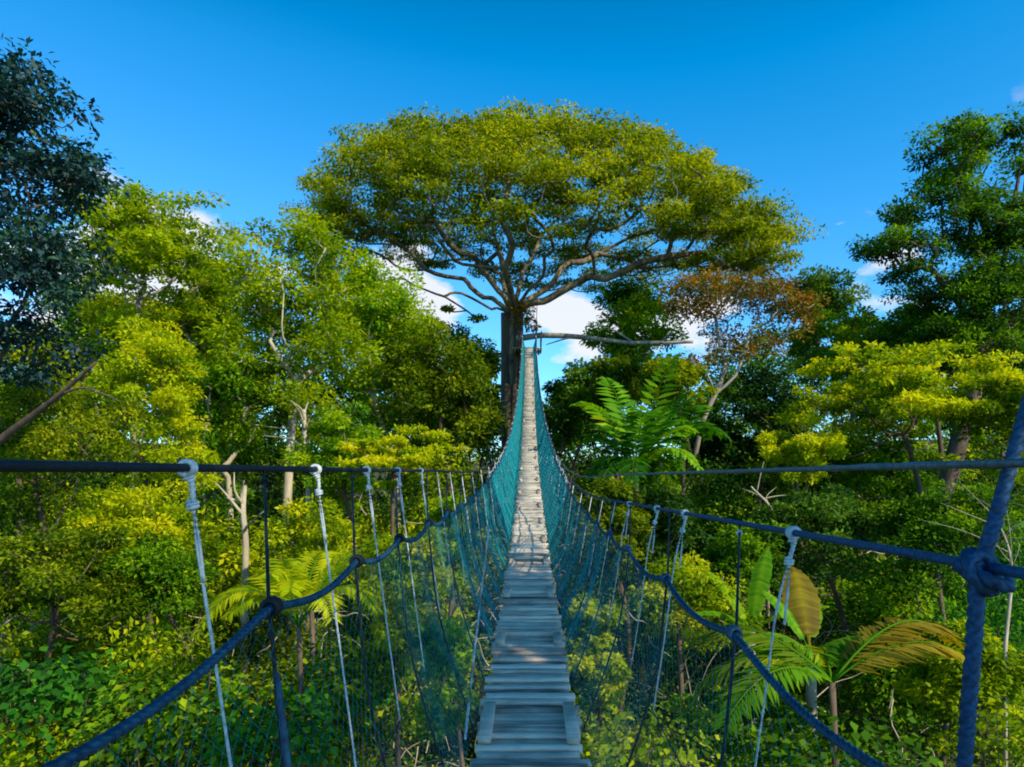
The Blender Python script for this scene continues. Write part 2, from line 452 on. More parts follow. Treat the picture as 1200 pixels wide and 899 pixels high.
# cleat boards lying along the plank ends
u = 4.02
cl = [(4.02, .58), (5.9, .34), (7.85, .5), (9.75, .5), (11.6, .5), (13.5, .5), (2.1, .5), (.2, .5)] + [(15.4 + 1.9 * i, .5) for i in range(17)]
for u, L in cl:
    for s in (-1, 1):
        mb = MB(); box(mb, (0, 0, 0), (.072, L, .034), rng.uniform(.45, .75))
        v = mb.v[0]; jj = rng.normal() * .01
        v[:, 0] += s * (.245 - .02 * smooth(10, 40, u)) + v[:, 1] * rng.normal() * .03
        zz = np.array([deck_z(u + y) for y in v[:, 1]])
        v[:, 2] += zz + .0215; v[:, 1] += u + jj
        bpart(mb, 'cleat_board', M_wood, False)
# handrail ropes
for s in (-1, 1):
    mb = MB()
    us = np.concatenate([np.arange(U0, 7, .012), np.arange(7, U1 + .6, .1)])
    P = np.array([hand(s, q) for q in us])
    tube(mb, P, np.interp(us, [0, 3, 8, 20, 48], [.0102, .0118, .014, .016, .02]), 15, strands=3, pitch=.07); bpart(mb, 'handrail_rope', M_hand)
# suspension cables
top_anchor = {-1: at(606, 345, 49.6), 1: at(630, 345, 49.6)}
for s in (-1, 1):
    mb = MB(); P = [cable(s, q) for q in np.concatenate([np.arange(U0, 20, .25), np.arange(20, U1, 1)])] + [top_anchor[s]]
    n = len(P)
    tube(mb, P, np.interp([p[1] for p in P], [0, 3, 10, 20, 48], [.0125, .0125, .013, .016, .02]), 8); bpart(mb, 'suspension_cable', M_black if s < 0 else M_blue)
mb = MB(); P = [cable(1, q, True) for q in np.arange(U0, 18, .25)]
tube(mb, P, .0115, 8, strands=5, pitch=.2); bpart(mb, 'upper_cable', M_steel)
# pale wrapping rope seen along the top edge of the netting
for s in (-1, 1):
    mb = MB(); us = np.arange(10, U1, .15)
    P = [hand(s, q) + np.array([s * (.02 + .016 * math.cos(q * 9)), 0, .035 + .02 * math.sin(q * 9)]) for q in us]
    tube(mb, P, np.interp(us, [10, 14, 25, 48], [.003, .008, .014, .022]), 5); bpart(mb, 'lashing_rope', M_white)

# knots
def knot(mb, c, r, ax=(0, 0, 1), turns=3, rr=.4, tint=.6):
    ax = np.asarray(ax, float); ax /= np.linalg.norm(ax)
    a = np.cross(ax, [1, 0, .2]); a /= np.linalg.norm(a); b = np.cross(ax, a)
    t = np.linspace(0, turns * 2 * PI, int(turns * 14))
    P = np.asarray(c) + (np.cos(t)[:, None] * a + np.sin(t)[:, None] * b) * r + ax * ((t / t[-1] - .5)[:, None] * r * rr * turns * 1.6)
    tube(mb, P, r * .42, 7, tint)

def white_hanger(s, u, detail):
    top = cable(s, u); k = smooth(7.5, 17, u)
    bl = .8 * (1 - k) + (lat(u) - .06) * k
    bot = np.array([s * bl, u + .03, deck_z(u) - .06])
    mb = MB(); h = None
    if detail:
        d = bot - top; L = np.linalg.norm(d); d /= L
        m1 = top + d * .11; m2 = top + d * .34
        tube(mb, spline([top, top + d * .05 + [.006, 0, 0], m1], 8), .010, 8, strands=3, pitch=.05)
        # two legs that part below the second knot then join again
        w = (.012 if s > 0 else .004)
        for sg in (-1, 1):
            tube(mb, spline([m1, m1 + d * .1 + [sg * w, 0, 0], m2 + [sg * w * (1.6 if s > 0 else .4), 0, 0]], 10), .0055, 7, strands=3, pitch=.03)
        if s > 0: tube(mb, [m2 + [w * 1.6, 0, 0], m2 + [w * 1.7, 0, -.015]], .0055, 6)
        tube(mb, spline([m2 + [-w * (1.6 if s > 0 else .4), 0, 0], (m2 + bot) / 2 + [rng.normal() * .004, .01, 0], bot], 14), .0052, 7, strands=3, pitch=.03)
    else:
        tube(mb, [top, (top + bot) / 2 + [0, .01, 0], bot], .0055 + .003 * k, 5)
    h = bpart(mb, 'hanger_rope', M_white)
    if detail:
        cab = cable(s, u + .05) - cable(s, u - .05)
        kb = MB(); knot(kb, top, .019, cab, 2.5, .5); knot(kb, top + d * .03, .012, d, 2, .5); bpart(kb, 'knot', M_white, parent=h)
        kb = MB(); knot(kb, m1, .0135, d, 2.5, .5); bpart(kb, 'knot', M_white, parent=h)
wl = {-1: [.9, 2.0, 3.2, 4.2, 5.2], 1: [1.0, 2.58, 4.37, 5.33, 6.8]}
for s in wl:
    while wl[s][-1] < 46: wl[s].append(wl[s][-1] + (1.1 if wl[s][-1] < 20 else 1.35))
    for q in wl[s]: white_hanger(s, q, q < 7)
def black_hanger(s, u):
    j = hand(s, u); top = cable(s, u + .62 * min(u, 7) * (1 - smooth(5.5, 13, u)))
    bot = np.array([s * (.33), u, deck_z(u) - .085])
    mb = MB(); mid = j + [s * .012, .015, 0]
    low = j * .55 + bot * .45 + [s * .06, 0, 0]
    P = np.concatenate([spline([top, mid], 4), spline([mid, low, bot], 12)[1:]])
    tube(mb, P, .0055, 6)
    h = bpart(mb, 'tie_rope', M_black)
    if u < 6:
        kb = MB(); knot(kb, j, .0165, hand(s, u + .05) - hand(s, u - .05), 3, .5); bpart(kb, 'knot', M_hand if s > 0 else M_black, parent=h)
        kb = MB(); knot(kb, top * .86 + mid * .14, .010, top - mid, 2, .6); bpart(kb, 'knot', M_white if (s > 0 and u < 2.5) else M_black, parent=h)
        if s < 0 and u < 2: 
            kb = MB(); tube(kb, spline([mid * .72 + low * .28, mid * .45 + low * .55, mid * .1 + low * .9], 6), [.006, .008, .009, .0095, .009, .008, .005], 8); bpart(kb, 'wrapped_tape', M_hand, parent=h)
for s in (-1, 1):
    for q in ties[s]:
        if 1.5 < q < 15: black_hanger(s, q)
# slanting pale brace on the left net
mb = MB(); tube(mb, spline([at(575, 600, 7.2), at(561, 720, 5.2), at(545, 866, 3.75)], 10), .0085, 7, strands=3, pitch=.05); bpart(mb, 'brace_rope', M_white)

# turquoise netting: real diamond mesh
def net(s):
    mb = MB()
    for a, b, cell, wd in ((U0, 3, .032, .0009), (3, 5.5, .032, .0016), (5.5, 11, .045, .0042), (11, 18, .065, .011), (18, U1, .095, .021)):
        nu = int((b - a) / cell); nv = int(1.16 / cell)
        us = a + (b - a) * np.arange(nu + 1) / nu
        bt = np.array([[s * (.315 - .03 * smooth(10, 40, q)), q, deck_z(q) - .03] for q in us]); tp = np.array([hand(s, q) for q in us])
        v = np.linspace(0, 1, nv + 1)
        P = bt[:, None] * (1 - v)[None, :, None] + tp[:, None] * v[None, :, None]
        P[..., 0] += s * (.05 * np.sin(v * PI))[None] * (1 + .35 * np.sin(us * 2.1 + s)[:, None])
        P[..., 0] += s * .012 * np.sin(us[:, None] * 7.3 + v[None] * 5)
        A = []; B = []
        I, J = np.meshgrid(np.arange(nu), np.arange(nv + 1), indexing='ij')
        for dj in (1, -1):
            ok = (J + dj >= 0) & (J + dj <= nv) & ((I + J) % 2 == (0 if dj == 1 else 0))
            A.append(P[I[ok], J[ok]]); B.append(P[I[ok] + 1, J[ok] + dj])
            ok = (J + dj >= 0) & (J + dj <= nv) & ((I + J) % 2 == 1) & False
        # mirrored diagonals
        for dj in (1, -1):
            ok = (J + dj >= 0) & (J + dj <= nv) & ((I + J) % 2 == 1)
            A.append(P[I[ok] + 1, J[ok]]); B.append(P[I[ok], J[ok] + dj])
        A = np.concatenate(A[:2]); B = np.concatenate(B[:2])
        # every node of even parity reaches (i+1, j+-1); odd column continues
        I2, J2 = I, J
        d = B - A; d /= np.linalg.norm(d, axis=1)[:, None]
        n1 = np.cross(d, [1., 0, 0]); n1 /= np.linalg.norm(n1, axis=1)[:, None]; n2 = np.cross(d, n1)
        n = len(A); V = np.empty((n, 6, 3))
        for q in range(3):
            o = (math.cos(q * 2 * PI / 3) * n1 + math.sin(q * 2 * PI / 3) * n2) * wd / 2
            V[:, q] = A + o; V[:, 3 + q] = B + o
        i = np.arange(n)[:, None] * 6
        f = np.concatenate([i + np.array([[q, (q + 1) % 3, 3 + (q + 1) % 3, 3 + q]]) for q in range(3)])
        mb.add(V.reshape(-1, 3), f)
    bpart(mb, 'side_net', M_net)
net(-1); net(1)

# heavy navy anchor rope with its big knot (right foreground)
kc = at(1147, 668, 1.5)
mb = MB()
P = spline([at(1232, 395, 1.56), at(1200, 490, 1.53), at(1166, 610, 1.5), kc + [.006, 0, .02]], 60)
tube(mb, P, np.linspace(.0155, .0175, 61), 15, strands=3, pitch=.09)
P = spline([kc - [.003, 0, .01], at(1142, 740, 1.5), at(1130, 899, 1.5), at(1118, 1150, 1.5), at(1105, 1370, 1.5)], 110)
tube(mb, P, .0178, 15, strands=3, pitch=.09)
ar = bpart(mb, 'anchor_rope', M_blue)
mb = MB()
def loop(c, rx, rz, tilt, r, y0=0, a0=0, a1=2 * PI, dy=.012):
    t = np.linspace(a0, a1, 40)
    x = rx * np.cos(t); z = rz * np.sin(t)
    P = np.stack([x * math.cos(tilt) - z * math.sin(tilt), y0 + dy * np.sin(t * 1.0 + .6), x * math.sin(tilt) + z * math.cos(tilt)], 1) + c
    tube(mb, P, r, 12, strands=3, pitch=.10)
loop(kc + [-.012, -.030, .004], .035, .029, -.2, .0145, 0, .3, 2 * PI - .2)
loop(kc + [.006, -.012, -.014], .037, .025, -.65, .0145, 0, .1, 2 * PI - .3, .02)
loop(kc + [.010, .016, .004], .031, .030, .5, .014, .004)
tube(mb, spline([kc + [-.05, .0, .012], kc + [-.015, -.05, -.012], kc + [.03, -.045, -.030], kc + [.06, .0, -.018]], 24), .0155, 12, strands=3, pitch=.1)
bpart(mb, 'knot', M_blue, parent=ar)
mb = MB(); box(mb, (0, 1.5, deck_z(1) - .13), (2.0, .07, .06), .3); bpart(mb, 'outrigger_beam', M_wood, False)

# ------------------------------------------------------------------ PLATFORM
pf = tag(empty('tree_platform', (-.1, 49, deck_z(48))), 'small wooden landing fixed to the giant trunk where the bridge ends', 'platform')
PO = (-.1, 49, deck_z(48)); pz = deck_z(48)
mb = MB()
for i in range(16): box(mb, (-.15, 48.05 + i * .125, pz - .03 + rng.normal() * .003), (2.1, .115, .04), rng.uniform(.25, .5))
mb.build('floor', M_wood, pf, False, origin=PO)
for s in (-1, 1):
    mb = MB(); box(mb, (-.15 + s * .85, 49, pz - .13), (.14, 2.0, .14), .2); mb.build('joist', M_wood, pf, False, origin=PO)
for x, y in ((-.7, 48.2), (.5, 48.2), (.85, 49.9), (.85, 49)):
    mb = MB(); tube(mb, [(x, y, pz - .1), (x + .01, y, pz + 1.25)], .055, 8); mb.build('post', BK['brown'], pf, True, origin=PO)
mb = MB(); box(mb, (.88, 49.05, pz + 1.15), (.07, 1.9, .09), .3); box(mb, (.88, 49.05, pz + .6), (.07, 1.9, .09), .3); mb.build('railing', M_wood, pf, False, origin=PO)
mb = MB(); 
for x in (-.6, .75): tube(mb, [(x, 48.3, pz - .15), (-.75, 49.6, pz - 2.0)], .05, 6)
mb.build('brace', BK['brown'], pf, True, origin=PO)

# ------------------------------------------------------------------ GIANT TREE
def giant():
    bx, by = -1.1, 50.6; bz = ground_z(bx, by) - .2
    root = tag(empty('giant_tree', (bx, by, bz)), 'giant umbrella shaped rainforest tree with spreading limbs at the far end of the bridge', 'tree')
    O = (bx, by, bz)
    sk = Skel((bx, by, bz))
    fork = at(600, 368, 50.6)
    t0 = np.array([bx, by, bz])
    for t in np.linspace(0, 1, 10)[1:]: sk.chain([t0 + (fork - t0) * t + np.array([.12 * math.sin(t * 6), 0, 0])], len(sk.p) - 1)
    fk = len(sk.p) - 1
    g = lambda l: [at(x, y, d) for x, y, d in l]
    limbs = [
        [(582, 362, 50), (560, 356, 49.5), (530, 345, 49), (500, 338, 48), (465, 331, 47.5), (430, 326, 47)],
        [(590, 350, 50), (575, 325, 49.5), (552, 302, 49), (530, 285, 48), (505, 262, 47), (470, 250, 46)],
        [(578, 352, 51), (555, 340, 52), (520, 318, 53), (485, 300, 54), (445, 285, 55), (405, 265, 56)],
        [(592, 340, 52), (588, 310, 54), (580, 280, 56), (570, 245, 58)],
        [(612, 350, 49.5), (632, 325, 48.5), (644, 300, 47.5), (642, 275, 46.5), (625, 255, 45)],
        [(618, 356, 50.5), (650, 343, 50.5), (682, 331, 50), (712, 322, 49), (750, 310, 48.5), (800, 298, 48), (850, 292, 48)],
        [(615, 352, 52), (645, 330, 53), (670, 312, 54), (700, 296, 55), (745, 280, 56), (800, 265, 57)],
        [(608, 340, 52), (620, 300, 54), (650, 260, 57), (670, 235, 59)],
        [(600, 345, 48.5), (595, 310, 46), (590, 270, 43.5), (575, 240, 41)],
        [(560, 320, 47), (530, 300, 44), (500, 275, 42)],
        [(690, 322, 49), (692, 295, 47), (690, 270, 45), (720, 240, 43)],
    ]
    ends = {}
    for i, l in enumerate(limbs):
        pts = g(l)
        m_ = (len(pts) - 1) * 2; pts = list(spline(pts, m_)); ph = rng.random(2) * 6
        pts = [p + np.array([.22 * math.sin(q * 1.9 + ph[0]), 0, .34 * math.sin(q * 1.45 + ph[1])]) * min(1, q / 3) for q, p in enumerate(pts)]
        st = fk if i < 9 else None
        if st is None: st = sk.near(pts[0]); pts = pts[1:]
        sk.chain([p + rng.normal(size=3) * .12 for p in pts], st)
    prof_x = [-16.8, -15.0, -13, -11, -8.5, -4, 1.5, 7, 11, 14.5, 17.5, 19.5]
    prof_z = [19.6, 22.2, 23.9, 24.9, 25.8, 25.6, 26.0, 25.1, 23.5, 21.5, 19.4, 16.8]
    pads = []
    cx = 1.0
    tries = 0
    while len(pads) < 225 and tries < 9000:
        tries += 1
        th = rng.random() * 2 * PI; r = math.sqrt(rng.random())
        X = cx + .5 + 17.5 * r * math.cos(th); Yo = 11.5 * r * math.sin(th)
        z = np.interp(X, prof_x, prof_z) - 6.5 * (Yo / 11.5) ** 2 - .8 - abs(rng.normal()) * .8 - (1.2 * r ** 4)
        p = np.array([X, 50.6 + Yo, CZ + z])
        if any(np.linalg.norm((p - q[0]) * [1, 1, 1.9]) < 1.75 for q in pads): continue
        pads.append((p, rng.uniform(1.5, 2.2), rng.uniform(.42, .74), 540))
    n_top = len(pads)
    # second tier hanging inside the dome, denser toward the rim
    for _ in range(175):
        th = rng.random() * 2 * PI; r = .5 + .5 * math.sqrt(rng.random())
        X = cx + 17 * r * math.cos(th); Yo = 10.5 * r * math.sin(th)
        z = np.interp(X, prof_x, prof_z) - 6.5 * (Yo / 11.5) ** 2 - rng.uniform(3.2, 6.8)
        elev = HY - z / (50.6 + Yo) * F
        if elev > 318 : continue
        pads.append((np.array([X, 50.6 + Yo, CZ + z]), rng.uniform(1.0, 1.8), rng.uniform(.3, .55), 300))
    for x, y, d, r in ((432, 322, 47, 1.0), (405, 335, 47, .7), (400, 262, 53, 1.7), (385, 240, 54, 1.6), (382, 222, 51, 1.4), (398, 250, 50, 1.5), (415, 275, 49, 1.3), (375, 300, 52, 1.0), (440, 265, 47, 1.5), (620, 275, 45, 1.3), (560, 260, 44, 1.3), (700, 265, 44, 1.4), (660, 290, 47, 1.1), (380, 275, 53, 1.5), (420, 290, 52, 1.3), (455, 300, 52, 1.2),
                       (508, 250, 44, 1.6), (475, 262, 44, 1.3), (535, 240, 44, 1.4), (850, 285, 48, 1.6), (885, 295, 49, 1.5), (905, 275, 50, 1.6), (870, 310, 48, 1.2),
                       (790, 270, 45, 1.5), (560, 372, 47, .6), (525, 362, 47, .5), (820, 300, 47, 1.2)):
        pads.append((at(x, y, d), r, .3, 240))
    pads.sort(key=lambda q: np.linalg.norm(q[0] - fork))
    for p, r, t, n in pads:
        sk.attach(p - np.array([0, 0, r * .22]), .12, CZ + 10.5, .12, .06, sk.len[fk] + 4.5)
    tm = MB(); sk.mesh(tm, .05, .44, .78, 6, flare=5)
    tm2 = MB()
    # dead horizontal branch to the right
    tm.build('trunk', BK['giant'] if False else BK['limb'], root, True, origin=O)
    # trunk cladding: dark flaky bark with strangler roots winding round it
    cb = MB()
    for a in np.linspace(0, 2 * PI, 11)[:-1]:
        P = []
        for t in np.linspace(-.02, 1.0, 16):
            c = t0 + (fork - t0) * t; rr = .62 + .9 * max(0, 1 - t * 3.5) ** 2; aa = a + .5 * math.sin(t * 5 + a * 3)
            P.append(c + np.array([math.cos(aa) * rr, math.sin(aa) * rr, 0]))
        tube(cb, spline(P, 40), rng.uniform(.14, .30), 8)
    cb.build('root_cladding', BK['giant'], root, True, origin=O)
    mb = MB(); P = spline(g([(606, 396, 49.8), (640, 392, 49), (690, 395, 48.4), (735, 401, 48), (775, 401, 47.8), (812, 401, 47.5)]), 30)
    P += np.cumsum(rng.normal(size=P.shape) * .015, axis=0)
    tube(mb, P, np.interp(np.arange(31), [0, 12, 30], [.24, .17, .11]), 9)
    for a, b in (((740, 400, 48), (700, 380, 47)), ((690, 394, 48.4), (640, 404, 47.6)), ((775, 401, 47.8), (790, 390, 47))):
        tube(mb, spline([at(*a), (at(*a) + at(*b)) / 2 + [0, 0, .15], at(*b)], 6), np.linspace(.09, .03, 7), 6)
    mb.build('dead_branch', BK['grey'], root, True, origin=O)
    # reddish epiphytes in the fork
    for x, y, d, r in ((612, 372, 48.8, .8), (622, 380, 48.8, .6), (604, 358, 49, .6), (618, 362, 49, .6)):
        em = MB(); clump(em, at(x, y, d), r, 150, .3, .55, 1.0); em.build('epiphyte', LM['rust'], root, False, origin=O)
    lm = MB()
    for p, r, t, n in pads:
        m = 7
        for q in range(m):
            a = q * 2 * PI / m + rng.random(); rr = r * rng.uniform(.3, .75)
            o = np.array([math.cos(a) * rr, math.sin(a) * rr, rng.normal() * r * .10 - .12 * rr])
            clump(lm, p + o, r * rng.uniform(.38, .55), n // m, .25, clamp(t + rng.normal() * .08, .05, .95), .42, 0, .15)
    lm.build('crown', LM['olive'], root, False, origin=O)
giant()

# ------------------------------------------------------------------ TREES (left side)
# near dark tree, top left
T1 = make_tree('broadleaf_tree', 'leafy tree with shade painted into its dark blue-green leaves, leaning in at the upper left edge', 'tree', (-14.5, 15),
    [(at(-40, 310, 14.5), (2.9, 2.6, 3.4), 80), (at(15, 130, 14.2), (1.2, 1.6, 1.0), 30), (at(62, 200, 14), (.9, 1.4, .6), 16), (at(35, 330, 14), (.8, 1.4, 1.0), 16), (at(30, 420, 14.5), (1.6, 1.5, 1.1), 16), (at(-60, 190, 15), (2, 2, 1.4), 14)],
    'blue', 'brown', .155, 125, 'puff', rt=.012, crad=.62, flat=.55, tint=(.2, .8), wob=.14, hole=.1, droop=.1,
    chains=None)
mb = MB(); tube(mb, spline([at(-140, 560, 15.2), at(-40, 540, 15), at(20, 500, 14.6), at(70, 462, 14.2), at(112, 425, 13.8)], 20), np.linspace(.12, .03, 21), 7)
tube(mb, spline([at(70, 462, 14.2), at(100, 455, 14), at(140, 470, 13.8)], 8), np.linspace(.035, .012, 9), 5)
mb.build('branch', BK['brown'], T1, True, origin=T1.location)

T('olive umbrella tree with flat layered crown behind the dark left tree', 165, 205, 395, 85, 33, 'yellow', 60, 420, kind='pad', bark='grey', flat=.4, cr=.34, tint=(.3, .6), hole=.1)
T('thin pale green tree with wispy see-through crown against the sky', 262, 245, 400, 36, 44, 'pale', 14, 120, kind='puff', bark='grey', cr=.5, tint=(.4, .7))
T('tall yellow-green tree with bare twigs, left of the giant tree', 345, 240, 560, 92, 30, 'yellow', 96, 300, bark='pale', cr=.27, tint=(.15, .62), flat=.75, wob=.2)
T('rounded green tree sloping down beside the tall yellow-green one', 440, 290, 520, 66, 34, 'green', 56, 300, bark='pale', cr=.30, tint=(.45, .95), flat=.8)
T('dark olive bushy tree just left of the giant trunk', 515, 375, 570, 78, 33, 'olive', 60, 300, cr=.28, tint=(.1, .5), flat=.8)
T('small dark tree peeping out behind the giant trunk', 548, 374, 470, 44, 60, 'dark', 18, 220, cr=.4, tint=(.4, .9), size=.36)
T('bright vine-draped tree column below the olive umbrella tree', 178, 352, 650, 72, 24, 'yellow', 64, 330, kind='puff', cr=.27, tint=(.3, .85), droop=.25, size=.15, depth=.8)
T('yellow-green tangle-crowned tree at the left edge', 55, 410, 640, 120, 19, 'olive', 60, 300, cr=.24, tint=(.0, .8), droop=.2)
T('shadowy green tree between the vine column and the bare trunk', 272, 395, 640, 56, 29, 'green', 44, 260, cr=.3, tint=(.15, .7), bark='pale')
T('mid-sized leafy tree under the tall yellow-green tree', 395, 462, 650, 58, 25, 'green', 40, 280, cr=.3, tint=(.3, .9))
T('low spreading tree with glowing yellow-green layers, near the left net', 468, 492, 578, 66, 22, 'yellow', 30, 300, kind='pad', cr=.34, tint=(.4, .95), flat=.35)
T('dark thicket tree beneath the left edge cable', 60, 600, 800, 130, 16, 'olive', 60, 300, cr=.26, tint=(.0, .55), size=.12)
T('dense green shrub tree in front of the vine column', 190, 620, 780, 66, 17, 'green', 44, 280, cr=.3, tint=(.2, .8))
T('yellow-green sapling close to the left net, under the rail rope', 470, 590, 850, 60, 13.5, 'yellow', 46, 240, cr=.3, tint=(.2, .85), size=.13)
T('leafy sapling beneath the bridge deck on the left', 520, 700, 900, 40, 11.5, 'green', 24, 200, cr=.36, tint=(.2, .7), size=.12)
T('mid green tree filling the gap behind the olive umbrella tree', 105, 320, 500, 70, 45, 'green', 44, 280, cr=.28, tint=(.2, .7))
T('olive tree between the umbrella tree and the tall yellow-green one', 222, 325, 500, 56, 44, 'olive', 40, 280, cr=.3, tint=(.2, .7))
T('sunny yellow-green tree beside the vine column', 250, 400, 600, 46, 33, 'yellow', 36, 260, cr=.32, tint=(.2, .8))
T('leafy yellow tree glimpsed behind the dark left tree', 25, 380, 520, 60, 30, 'yellow', 36, 260, cr=.3, tint=(.2, .7))
T('yellow-green bush tree under the vine column, beside the near left hanger', 150, 560, 700, 70, 20, 'yellow', 40, 280, cr=.3, tint=(.3, .95))
T('sunlit bush tree between the left cable and the rail rope', 360, 580, 720, 60, 19, 'yellow', 40, 280, cr=.3, tint=(.2, .9))
T('green bush tree left of the netting at mid distance', 530, 560, 700, 50, 20, 'green', 34, 260, cr=.3, tint=(.3, .9))
T('feathery yellow-green tree between the umbrella tree and the bare-twigged one', 245, 285, 480, 58, 39, 'yellow', 50, 280, cr=.27, tint=(.1, .65), bark='pale', wob=.2)
T('light green tree behind the trunk of the olive umbrella tree', 165, 340, 500, 80, 41, 'olive', 50, 280, cr=.26, tint=(.3, .95))
T('yellow-green tree closing the gap beside the giant trunk on the left', 470, 350, 520, 60, 40, 'yellow', 44, 280, cr=.28, tint=(.1, .55))
# right side
T('green tree filling the slope below the very tall right tree', 1090, 345, 470, 66, 40, 'green', 40, 280, cr=.3, tint=(.1, .6))
T('dark tree behind the fresh green right edge tree', 1190, 350, 480, 60, 41, 'dark', 36, 280, cr=.3, tint=(.3, .9))
T('dark green tree under the yellow-green broad tree', 1000, 490, 640, 80, 30, 'green', 44, 280, cr=.3, tint=(0, .5))
T('shadowy tree between the palm and the steel cable', 770, 560, 680, 60, 24, 'dark', 34, 280, cr=.3, tint=(.2, 1))
T('deep green tree low behind the banana leaf', 880, 600, 760, 60, 18, 'green', 40, 280, cr=.3, tint=(0, .6))
T('dark green tree tucked against the right side of the bridge top', 660, 432, 580, 38, 52, 'green', 26, 240, cr=.34, tint=(.0, .5))
T('dark olive tree tucked behind the left side of the giant trunk', 562, 388, 570, 38, 57, 'olive', 28, 240, cr=.34, tint=(.0, .4))
T('dark green tree right of the bridge top', 688, 410, 540, 50, 47, 'dark', 30, 260, cr=.32, tint=(.4, 1))
T('full green tree behind the dead horizontal branch', 745, 322, 480, 62, 57, 'green', 44, 300, cr=.3, tint=(.25, .75))
T('olive bush tree under the dead horizontal branch', 720, 415, 500, 60, 38, 'olive', 30, 260, cr=.3, tint=(.1, .45))
# rust tree
c0 = at(822, 495, 32)
make_tree('broadleaf_tree', 'half-bare rust-leaved tree with pale forked trunk right of the giant', 'tree', (float(c0[0]) - .6, 32),
    [(at(850, 355, 32.5), (3.2, 3.0, 1.5), 60), (at(915, 365, 33), (2.0, 2.0, 1.4), 26), (at(795, 440, 33), (1.8, 1.6, .9), 16), (at(870, 410, 33), (2.2, 1.6, .9), 16)], 'rust', 'grey', .18, 130, 'puff', rt=.017, crad=.7,
    flat=.7, tint=(-.05, .95), wob=.2, trunk_top=at(824, 492, 32),
    chains=[[at(824, 492, 32), at(838, 462, 32), at(862, 440, 32), at(872, 412, 32), at(880, 385, 32)], [at(838, 462, 32), at(850, 430, 32.5), at(842, 400, 33), at(838, 370, 33)], [at(872, 412, 32), at(845, 408, 31.5), at(835, 408, 31.2)]], minz=CZ + 3)
T('olive green tree leaning under the rust-leaved tree', 790, 418, 490, 48, 31, 'olive', 22, 240, cr=.34, tint=(.2, .6))
T('dark rounded tree on the skyline right of the rust-leaved tree', 958, 305, 440, 55, 50, 'dark', 36, 300, cr=.3, tint=(.35, .95), size=.3)
T('lighter green tree in front of the dark skyline tree', 1000, 360, 480, 80, 42, 'green', 44, 300, cr=.28, tint=(.3, .85))
T('near-black dense tree behind the rust-leaved trunk', 905, 420, 600, 75, 36, 'dark', 44, 300, cr=.3, tint=(.1, .55))
T('second near-black tree low behind the palm fronds', 850, 480, 600, 50, 38, 'dark', 30, 240, cr=.3, tint=(.1, .5))
make_tree('broadleaf_tree', 'very tall dark green tree with ragged gappy crown at the right edge', 'tree', (19.5, 36),
    [(at(1130, 180, 35), (2.9, 2.6, 1.8), 30), (at(1195, 200, 36), (3.0, 3, 2.8), 24), (at(1090, 250, 35), (2.3, 2.3, 1.0), 16), (at(1050, 295, 35), (2.0, 2.2, .9), 18), (at(1125, 290, 36), (2.6, 2.4, 1.2), 16),
     (at(1180, 330, 37), (3.2, 3, 2.3), 30), (at(1110, 350, 37), (2.4, 2, 1.2), 18), (at(1160, 350, 34.5), (1.8, .8, 2.2), 34), (at(1200, 300, 35), (2.2, 1.5, 3.2), 34), (at(1130, 395, 34.5), (2.2, .9, 1), 18), (at(1070, 325, 36), (1.5, 1.5, .9), 10), (at(1160, 250, 34.5), (1.5, .8, 1.2), 12), (at(1110, 225, 35), (1.5, 1.5, 1), 12), (at(1150, 400, 37), (3.5, 2.5, 1.6), 28), (at(1060, 400, 38), (2.5, 2, 1), 14), (at(1240, 280, 37), (3, 3, 4), 24)],
    'green', 'brown', .20, 210, 'puff', rt=.04, crad=.85, flat=.5, tint=(.0, .5), wob=.16, hole=.2, trunk_top=at(1150, 420, 36),
    chains=[[at(1150, 420, 36), at(1155, 360, 36), at(1160, 300, 36), at(1150, 250, 36), at(1130, 210, 36)], [at(1160, 300, 36), at(1185, 250, 36.5), at(1195, 200, 37)]], minz=CZ + 4.5)
T('bright yellow-green broad tree glowing on the right slope', 1060, 392, 560, 142, 27, 'yellow', 80, 330, cr=.26, tint=(.2, .8), kind='pad', flat=.5)
T('fresh green tree at the right edge above the steel cable', 1185, 425, 580, 70, 24, 'yellow', 40, 300, cr=.3, tint=(.1, .65))
T('low bright bush tree left of the yellow-green broad tree', 930, 500, 570, 60, 26, 'yellow', 26, 240, cr=.36, tint=(.3, .8))
T('deep green thicket tree below the steel cable', 960, 565, 700, 90, 20, 'dark', 50, 300, cr=.28, tint=(.3, 1))
T('deep green thicket tree behind the navy knot', 1110, 560, 720, 90, 18, 'green', 50, 300, cr=.28, tint=(0, .5))
T('leafy green tree right beside the right net, mid distance', 715, 560, 690, 50, 22, 'olive', 34, 260, cr=.3, tint=(.05, .5))
T('yellow-green bush tree seen through the right hangers', 800, 640, 790, 68, 16, 'yellow', 40, 280, cr=.3, tint=(.15, .85))
T('small olive tree low beside the deck on the right', 700, 680, 860, 40, 13, 'yellow', 26, 220, cr=.34, tint=(.1, .7), size=.12)
T('tangled yellow-green shrub tree in the lower right corner', 1140, 730, 900, 90, 12.5, 'yellow', 46, 260, cr=.26, tint=(.05, .6), size=.12)
T('yellowish shrub tree at the bottom below the right rail rope', 860, 800, 920, 90, 12, 'green', 40, 240, cr=.28, tint=(.2, .8), size=.12)

